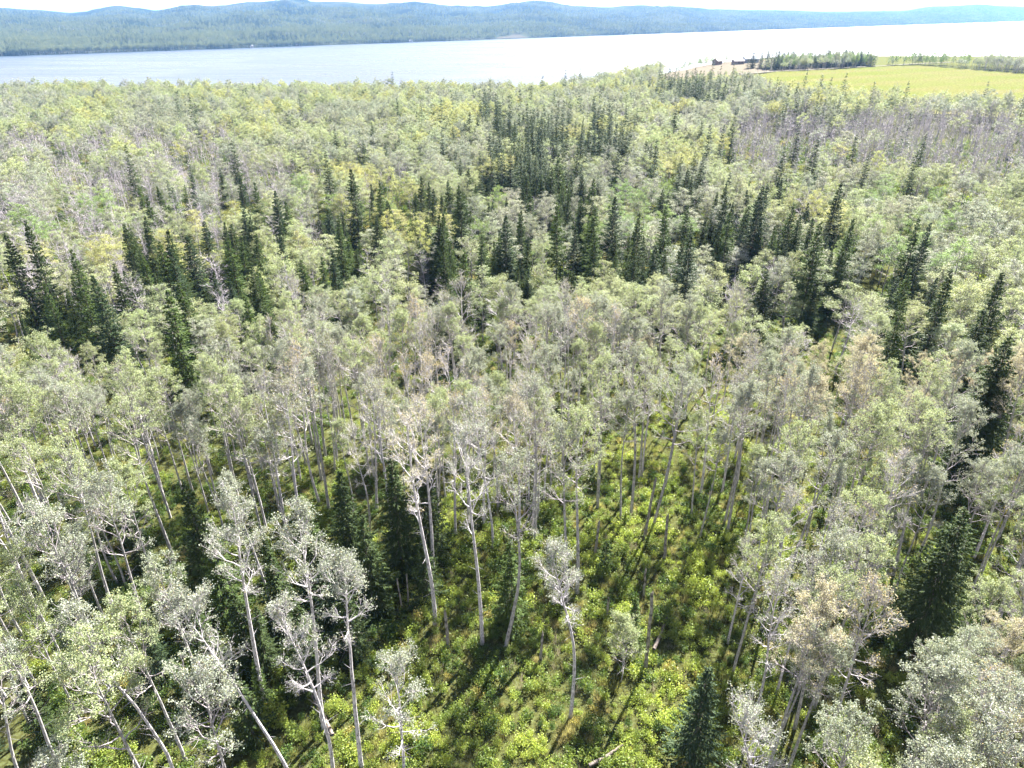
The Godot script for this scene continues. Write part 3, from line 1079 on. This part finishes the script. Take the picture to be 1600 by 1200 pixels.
# ---------------------------------------------------------------- the trees one can name
func foreground_trees() -> void:
	# x, d, height, lean x, lean z, bend, leafiness, tone, crown from, crown radius, pale bark, name, label, landmark phrase
	var list := [
		[-7.4, 47.8, 23.0, -0.9, 0.3, 0.35, 0.16, 3, 0.50, 2.4, true, "bare_aspen_tree", "tall whitish bare aspen leaning left over the dark spruces", "the tall white leaning aspen"],
		[-2.8, 45.7, 22.5, -0.8, -0.5, 0.25, 0.20, 0, 0.55, 2.6, true, "bare_aspen_tree", "tall straight sparse aspen left of the crooked pale trunk", "the straight sparse aspen"],
		[-0.6, 45.3, 20.0, 0.8, 0.0, 0.75, 0.42, 0, 0.66, 2.7, false, "aspen_tree", "aspen with crooked pale trunk in front of the young spruce", "the crooked pale trunk"],
		[4.9, 37.9, 18.5, -2.0, 0.4, 0.55, 0.25, 0, 0.62, 1.7, true, "aspen_tree", "curving thin aspen with sparse crown standing out in the clearing", "the curving thin aspen"],
		[5.4, 50.4, 19.5, -0.8, 0, 0.2, 0.6, 0, 0.60, 2.4, false, "aspen_tree", "slim aspen at the clearing rim, nearer of a close pair", "the close pair of aspens"],
		[6.6, 52.0, 20.5, -0.7, 0, 0.2, 0.7, 1, 0.62, 2.6, false, "aspen_tree", "taller aspen of the close pair at the clearing rim", ""],
		[2.5, 59.4, 19.5, -0.4, 0, 0.15, 0.6, 0, 0.58, 2.5, false, "aspen_tree", "straight grey aspen behind the young spruce by the clearing", ""],
		[10.2, 65.9, 19.0, -0.9, 0, 0.15, 0.75, 1, 0.58, 2.6, false, "aspen_tree", "straight aspen at the back of the clearing with leafy top", "the leafy aspen at the back"],
		[14.0, 64.7, 21.0, -1.5, 0, 0.2, 0.8, 0, 0.58, 2.8, false, "aspen_tree", "tall aspen leaning left behind the clearing's row of trunks", ""],
		[15.9, 70.7, 17.4, -0.6, 0, 0.15, 0.8, 1, 0.55, 2.5, false, "aspen_tree", "slender aspen behind the right leaning aspen, its trunk half hidden", ""],
		[16.1, 62.1, 19.5, 1.6, 0, 0.25, 0.9, 0, 0.60, 3.0, false, "aspen_tree", "pale aspen leaning right at the clearing's back corner", "the right leaning aspen"],
		[18.7, 68.7, 18.0, 0.8, 0, 0.2, 0.9, 1, 0.58, 2.9, false, "aspen_tree", "aspen close behind the right leaning one, with a round crown", ""],
		[-2.1, 58.9, 18.5, -1.6, 0, 0.25, 0.3, 0, 0.5, 2.3, true, "bare_aspen_tree", "whitish aspen leaning left behind the straight sparse one", ""],
		[0.7, 59.9, 18.0, -0.6, 0, 0.2, 0.22, 3, 0.5, 2.2, true, "bare_aspen_tree", "thin whitish aspen with bare twigs behind the crooked trunk", ""],
		[-8.1, 53.5, 21.0, -0.3, 0, 0.2, 0.14, 3, 0.48, 2.3, true, "bare_aspen_tree", "bare pinkish aspen close behind the tall white leaning one", ""],
		[-11.6, 33.0, 20.5, 1.1, 0.0, 0.45, 0.40, 0, 0.72, 2.0, true, "aspen_tree", "crooked sparse aspen rising by the clearing's near end", "the crooked sparse aspen"],
		[-25.4, 31.5, 19.0, -1.2, 0.3, 0.85, 0.55, 0, 0.62, 2.2, true, "aspen_tree", "crooked white trunked aspen with broken lower branches", "the aspen with broken branches"],
		[-15.8, 31.0, 19.0, -5.2, -0.8, 0.6, 0.45, 0, 0.66, 2.3, true, "aspen_tree", "aspen with long white trunk bowed strongly to the left", "the strongly bowed white aspen"],
		[-13.6, 32.0, 18.5, -0.9, 0, 0.7, 0.22, 0, 0.60, 2.2, true, "aspen_tree", "forked white aspen beside the strongly bowed one", "the forked white aspen"],
		[-15.5, 36.8, 22.0, 1.0, 0, 0.35, 0.5, 0, 0.62, 2.4, true, "aspen_tree", "tall aspen over deep shade behind the forked white aspen", ""],
		[-20.8, 38.6, 22.0, 1.4, 0, 0.3, 0.45, 0, 0.58, 2.4, true, "aspen_tree", "tall sparse aspen standing over the darkest shade", "the aspen over the dark shade"],
		[-25.2, 38.0, 16.5, -0.6, 0, 0.3, 0.7, 5, 0.6, 2.2, false, "aspen_tree", "short grey aspen beside the bowed white trunk", ""],
		[-7.9, 31.0, 14.0, 0.2, 0, 0.3, 0.65, 0, 0.45, 2.4, true, "aspen_tree", "low pale bushy aspen at the near end of the clearing", "the low bushy aspen"],
		[17.0, 26.5, 15.5, -3.8, 0.5, 0.5, 0.25, 0, 0.55, 2.4, true, "aspen_tree", "leaning aspen with a long white branch over dark spruce", ""],
		[24.5, 24.5, 17.5, 4.5, -1.0, 0.4, 0.9, 0, 0.62, 3.2, true, "aspen_tree", "thick slanting pale trunk under a dense silvery crown", "the thick slanting trunk"],
		[9.6, 41.4, 7.0, 0.1, 0, 0.15, 0.8, 1, 0.35, 1.3, false, "aspen_tree", "young light green aspen beside the small spruce in the clearing", "the young aspen"],
	]
	var k := 0
	for t in list:
		k += 1
		var s := aspen_shape(5000 + k * 7, t[2], t[8], t[9], t[6], t[5], Vector3(t[3], 0, t[4]), 0, 0.08, 1.05)
		var o := aspen_node(s, t[7], mats.pale_bark if t[10] else mats.bark, true)
		o.name = numbered(t[11])
		add_child(o)
		o.position = at(t[0], t[1], -0.1)
		tag(o, t[12], "tree", "aspens round the clearing")
		if t[13]: landmarks.append([t[0], t[1], t[13]])
	# broken dead trunks
	var snags := [[-6.0, 45.3, 4.3, "short grey broken trunk left of the straight sparse aspen"], [2.6, 43.7, 3.4, "stub of dead grey trunk near the curving thin aspen"], [12.0, 42.8, 9.6, "tall dark broken trunk standing alone in the clearing"], [16.4, 56.8, 6.1, "leaning broken trunk at the sunny side of the clearing"], [9.0, 57.3, 4.6, "grey broken trunk in front of the clearing's back row"], [14.9, 60.5, 8.4, "thin tall dead trunk just before the right leaning aspen"], [-10.9, 50.0, 3.8, "thin dead pole in the dark shade, outer of two"], [-10.3, 50.3, 4.0, "thin dead pole in the dark shade, nearer the clearing"], [9.3, 48.9, 2.2, "stump of rotten trunk in the middle of the clearing"], [13.3, 51.4, 3.6, "dark slanting broken stub between the clearing's shadows"]]
	for s in snags:
		k += 1
		rng.seed = 8000 + k
		var b := Buf.new()
		var pts := []
		var rad := []
		var r: float = (0.17 if s[2] > 4.2 else 0.14) * (0.6 if s[0] < -10 else 1.0)
		var lean: Vector3 = Vector3(rng.randf_range(-0.4, 0.4), 0, rng.randf_range(-0.3, 0.3)) * s[2] * 0.12
		for i in 6:
			var f := i / 5.0
			pts.append(Vector3(0, s[2] * f, 0) + lean * f + Vector3(rng.randfn(), 0, rng.randfn()) * 0.02)
			rad.append(r * (1.25 if i == 0 else 1.0 - 0.25 * f))
		b.tube(pts, rad, 8)
		var o := Node3D.new()
		o.name = numbered("broken_trunk")
		add_child(o)
		o.position = at(s[0], s[1], -0.1)
		tag(o, s[3], "dead tree", "broken dead trunks in the clearing")
		part("bole", mesh_of(b, mats.dead_wood), o)
		var j := Buf.new()
		for i in 5:   # splintered top
			var a := TAU * i / 5.0
			var q: Vector3 = pts[5] + Vector3(cos(a), 0, sin(a)) * rad[5] * 0.5
			j.tube([q - Vector3(0, 0.05, 0), q + Vector3(0, rng.randf_range(0.12, 0.55), 0) + ball() * 0.05], [rad[5] * 0.5, 0.01], 4)
		part("splintered_end", mesh_of(j, mats.dead_wood), o)
	# fallen logs
	for s in [[7.4, 34.2, 0.5, 3.2, "pale rotting log lying in the near end of the clearing"], [-16.0, 38.0, 2.2, 5.0, "fallen grey trunk lying in the deep shade"], [14.0, 46.5, 1.1, 4.2, "weathered log lying under the tall dark broken trunk"]]:
		k += 1
		rng.seed = 8000 + k
		var b := Buf.new()
		b.tube([Vector3(-s[3] / 2, 0.45, 0), Vector3(0, 0.55, 0.1), Vector3(s[3] / 2, 0.75, 0)], [0.17, 0.15, 0.10], 8)
		for i in 3:
			var p := Vector3(rng.randf_range(-0.4, 0.4) * s[3], 0.55, 0)
			twig(b, p, p + Vector3(rng.randfn() * 0.5, 0.7, rng.randfn() * 0.5), 0.03)
		var o := single("fallen_log", mesh_of(b, mats.spruce_bark))
		o.position = at(s[0], s[1])
		o.rotation.y = s[2]
		tag(o, s[4], "log", "fallen logs")
	# the spruces one can name: x, d, height, radius, needle, label, landmark
	for f in FIRS:
		k += 1
		var s := spruce_shape(6000 + k * 5, f[2], f[3], 0)
		var o := spruce_node(s, mats[f[4]])
		o.name = numbered("spruce_tree")
		add_child(o)
		o.position = at(f[0], f[1], -0.1)
		tag(o, f[5], "tree", "spruces round the clearing")
		if f[6]: landmarks.append([f[0], f[1], f[6]])
	landmarks.append_array([[-55.0, 60.0, "the silvery stand"], [-40.0, 30.0, "the dense silvery crowns"], [30.0, 60.0, "the tan crowned stand"], [48.0, 55.0, "the brown twigged aspens"], [-60.0, 130.0, "the dark spruce patch"], [-37.0, 106.0, "the green spruce clump"], [24.0, 128.0, "the central spruce band"], [60.0, 150.0, "the long spruce band"], [-75.0, 103.0, "the dark spruces by the left edge"], [20.0, 100.0, "the round crowned aspens"], [-20.0, 90.0, "the whitish bare stand"], [-49.0, 92.0, "the lone spruce of the left stand"], [-15.0, 165.0, "the yellow green aspen patch"], [10.0, 250.0, "the far spruce group"], [90.0, 240.0, "the tall spruce row before the grey belt"]])

# ---------------------------------------------------------------- growing the planned wood
func grow_aspens() -> void:
	var near_kinds := []
	for k in 12:
		near_kinds.append(aspen_shape(100 + k * 3, 18.0, [0.52, 0.60, 0.56, 0.64, 0.50, 0.58, 0.62, 0.55, 0.66, 0.68, 0.72, 0.66][k], [2.6, 2.4, 2.9, 2.2, 2.7, 3.0, 2.4, 2.5, 2.3, 1.8, 1.7, 2.0][k], [1.0, 0.85, 1.05, 0.7, 0.9, 1.1, 0.6, 0.95, 0.8, 0.75, 0.6, 0.85][k], 0.28, Vector3(0.5, 0, 0.2) * (k % 3 - 1), 0))
	var bare_kinds := []
	for k in 5:
		bare_kinds.append(aspen_shape(180 + k * 3, 18.0, [0.42, 0.5, 0.46, 0.55, 0.4][k], 2.4, [0.05, 0.14, 0.08, 0.2, 0.1][k], 0.3, Vector3(0.4, 0, -0.3) * (k % 3 - 1), 0, 0.5))
	var near_proto := []
	for s in near_kinds:
		near_proto.append([aspen_node(s, 0, mats.bark, true), aspen_node(s, 0, mats.bark, false)])
	var bare_proto := []
	for s in bare_kinds:
		bare_proto.append([aspen_node(s, 3, mats.pale_bark, true), aspen_node(s, 3, mats.pale_bark, false)])
	var mass_meshes := {}
	var get_mesh := func(level: int, bare: bool, k: int, tone: int) -> Mesh:
		var key := "%d %s %d %d" % [level, bare, k, tone]
		if not mass_meshes.has(key):
			if level == 0:
				mass_meshes[key] = aspen_mass_mesh((bare_kinds if bare else near_kinds)[k], tone, mats.pale_bark if bare else mats.bark)
			else:
				var s := aspen_shape(2000 + level * 100 + k * 3 + (50 if bare else 0), 18.0, 0.42 + 0.04 * (k % 4) if not bare else 0.36, (2.5 + 0.25 * (k % 3)) * (1.0 if level == 1 else 1.1), (0.03 + 0.03 * k) if bare else 0.85 + 0.1 * (k % 3), 0.3, Vector3.ZERO, level, 0.12 if bare else 0.06)
				mass_meshes[key] = aspen_mass_mesh(s, tone, mats.grey_twig if bare else mats.bark)
		return mass_meshes[key]
	aspens.sort_custom(func(a, b): return Vector2(a.x, a.d).length() < Vector2(b.x, b.d).length())
	rng.seed = 909
	var left := 320
	var to_label := []
	var groups := {}
	for a in aspens:
		var dist := Vector2(a.x, a.d).length()
		if left > 0 and tree_in_frame(a.x, a.d, a.h):
			left -= 1
			var full := 0 if dist < 74.0 else 1
			var tone: int = a.tone
			var o: Node3D
			var look := ""
			if a.bare:
				o = bare_proto[rng.randi() % 5][full].duplicate()
				tone = 3 if rng.randf() < 0.5 else 0
				look = "whitish bare twigged"
			else:
				var slim: bool = a.d > 50.0 and a.d < 92.0 and absf(a.x - 3.0) < 30.0 and rng.randf() < 0.7
				var k := 9 + rng.randi() % 3 if slim else rng.randi() % 9
				o = near_proto[k][full].duplicate()
				if k % 2 == tone % 2: tone = [1, 0, 1, 5, 1, 1][tone]
				look = TONES[tone]
			recolour(o, tone)
			o.name = numbered("bare_aspen_tree" if a.bare else "aspen_tree")
			add_child(o)
			o.transform = upright(a.x, a.d, a.wide, 0.035, a.h / 18.0 / a.wide)
			var size := "tall " if a.h > 18.7 else ("low " if a.h < 15.5 else "")
			tag(o, "", "tree", "bare aspens in the wood" if a.bare else "leafy aspens of the surrounding wood")
			to_label.append([o, size + look, "aspen", a.x, a.d])
			continue
		var level := 0 if dist < 112.0 else (1 if dist < 260.0 else 2)
		var v := rng.randf_range(0.82, 1.16)
		var col := Color(v * rng.randf_range(0.96, 1.06), v, v * rng.randf_range(0.90, 1.06))
		var k := rng.randi() % ((5 if a.bare else 9) if level == 0 else (3 if a.bare else 4))
		var t: int = a.tone
		if a.bare: t = 5
		put(groups, get_mesh.call(level, a.bare, k, t), upright(a.x, a.d, a.wide, 0.03, a.h / 18.0 / a.wide), col)
	label_all(to_label)
	mass("aspen_forest", "pale green aspen forest running back to the lake", "forest", groups)
	for p in near_proto + bare_proto:
		p[0].free()
		p[1].free()

func grow_spruces() -> void:
	var protos := []
	for k in 6:
		protos.append(spruce_node(spruce_shape(700 + k * 3, 17.0, [3.2, 3.7, 2.8, 3.3, 3.9, 3.0][k], 0, 0.06), [mats.needle, mats.needle_blue, mats.needle, mats.needle_fresh, mats.needle, mats.needle_fresh][k]))
	var far := []
	for k in 3:
		far.append(spruce_mass_mesh(spruce_shape(760 + k * 3, 17.0, [3.4, 3.0, 3.8][k], 1, 0.06), [mats.needle, mats.needle_blue, mats.needle][k]))
	for k in 2:
		far.append(spruce_mass_mesh(spruce_shape(790 + k * 3, 17.0, [3.7, 3.1][k], 2, 0.08), mats.needle))
	spruces.sort_custom(func(a, b): return Vector2(a[0], a[1]).length() < Vector2(b[0], b[1]).length())
	rng.seed = 1010
	var left := 278
	var groups := {}
	var to_label := []
	for s in spruces:
		var dist := Vector2(s[0], s[1]).length()
		var fat := rng.randf_range(0.85, 1.3)
		var t := upright(s[0], s[1], s[2] / 17.0 * fat, 0.03, rng.randf_range(0.95, 1.1) / fat)
		if left > 0 and tree_in_frame(s[0], s[1], s[2]):
			left -= 1
			var k := rng.randi() % 6
			var o: Node3D = protos[k].duplicate()
			o.name = numbered("spruce_tree")
			add_child(o)
			o.transform = t
			tag(o, "", "tree", "dark spruces among the aspens")
			to_label.append([o, ("tall " if s[2] > 16 else ("small " if s[2] < 11.5 else "")) + (["narrow dark", "broad dark", "slim dark", "dark", "lighter green", "slender dark"][k]), "spruce", s[0], s[1]])
		else:
			put(groups, far[rng.randi() % 3 if dist < 330.0 else 3 + rng.randi() % 2], t, Color.WHITE)
	# the dark row of trees along the field
	for i in 210:
		var f := rng.randf()
		var a := Vector2(268, 772).lerp(Vector2(408, 846), f)
		var off := Vector2(-0.47, 0.88) * rng.randf_range(3.0, 42.0)
		put(groups, far[3 + rng.randi() % 2], upright(a.x + off.x, a.y + off.y, rng.randf_range(0.75, 1.15), 0.02))
	label_all(to_label)
	mass("spruce_forest", "dark spruces scattered far back among pale aspens", "forest", groups)
	var more := {}
	var leafy := []
	for k in 4:
		leafy.append(aspen_mass_mesh(aspen_shape(1500 + k, 15.0, 0.25, 3.2, 1.2, 0.3, Vector3.ZERO, 2), [4, 1, 4, 5][k], mats.bark))
	rng.seed = 1111
	for i in 130:   # aspens on the sunny face of that row
		var a := Vector2(270, 768).lerp(Vector2(400, 836), rng.randf())
		var off := Vector2(-0.47, 0.88) * rng.randf_range(0.0, 14.0)
		put(more, leafy[rng.randi() % 4], upright(a.x + off.x, a.y + off.y, rng.randf_range(0.6, 0.95)))
	for i in 150:   # right-hand hedge and wood beyond the field
		var a := Vector2(445, 862).lerp(Vector2(560, 760), rng.randf()) if i < 110 else Vector2(425, 850).lerp(Vector2(470, 860), rng.randf())
		put(more, leafy[rng.randi() % 4], upright(a.x + rng.randfn() * 8.0 + (18.0 if i % 3 == 0 else 0.0), a.y + rng.randfn() * 7.0, rng.randf_range(0.35, 0.95)))
	for i in 110:   # scrub along the near edge of the field and on the rough ground beside it
		var f := rng.randf()
		var a := Vector2(183, 484).lerp(Vector2(301, 384), f) if i < 50 else Vector2(rng.randf_range(0.21, 0.30), 0.0)
		if i >= 50:
			var dd := rng.randf_range(580.0, 720.0)
			a = Vector2(a.x * dd, dd)
		put(more, leafy[rng.randi() % 4], upright(a.x + rng.randfn() * 5.0, a.y + rng.randfn() * 9.0, rng.randf_range(0.2, 0.5)))
	for i in 130:   # shore trees by the yard
		var f := rng.randf()
		var a := Vector2(185, 860).lerp(Vector2(262, 930), f) if i < 60 else Vector2(300, 960).lerp(Vector2(820, 1080), f)
		put(more, leafy[rng.randi() % 4], upright(a.x + rng.randfn() * 9.0, a.y + rng.randfn() * 12.0, rng.randf_range(0.3, 0.7)))
	mass("tree_belt", "belts of trees and scrub along the hay field and the shore", "trees", more)
	for p in protos:
		p.free()
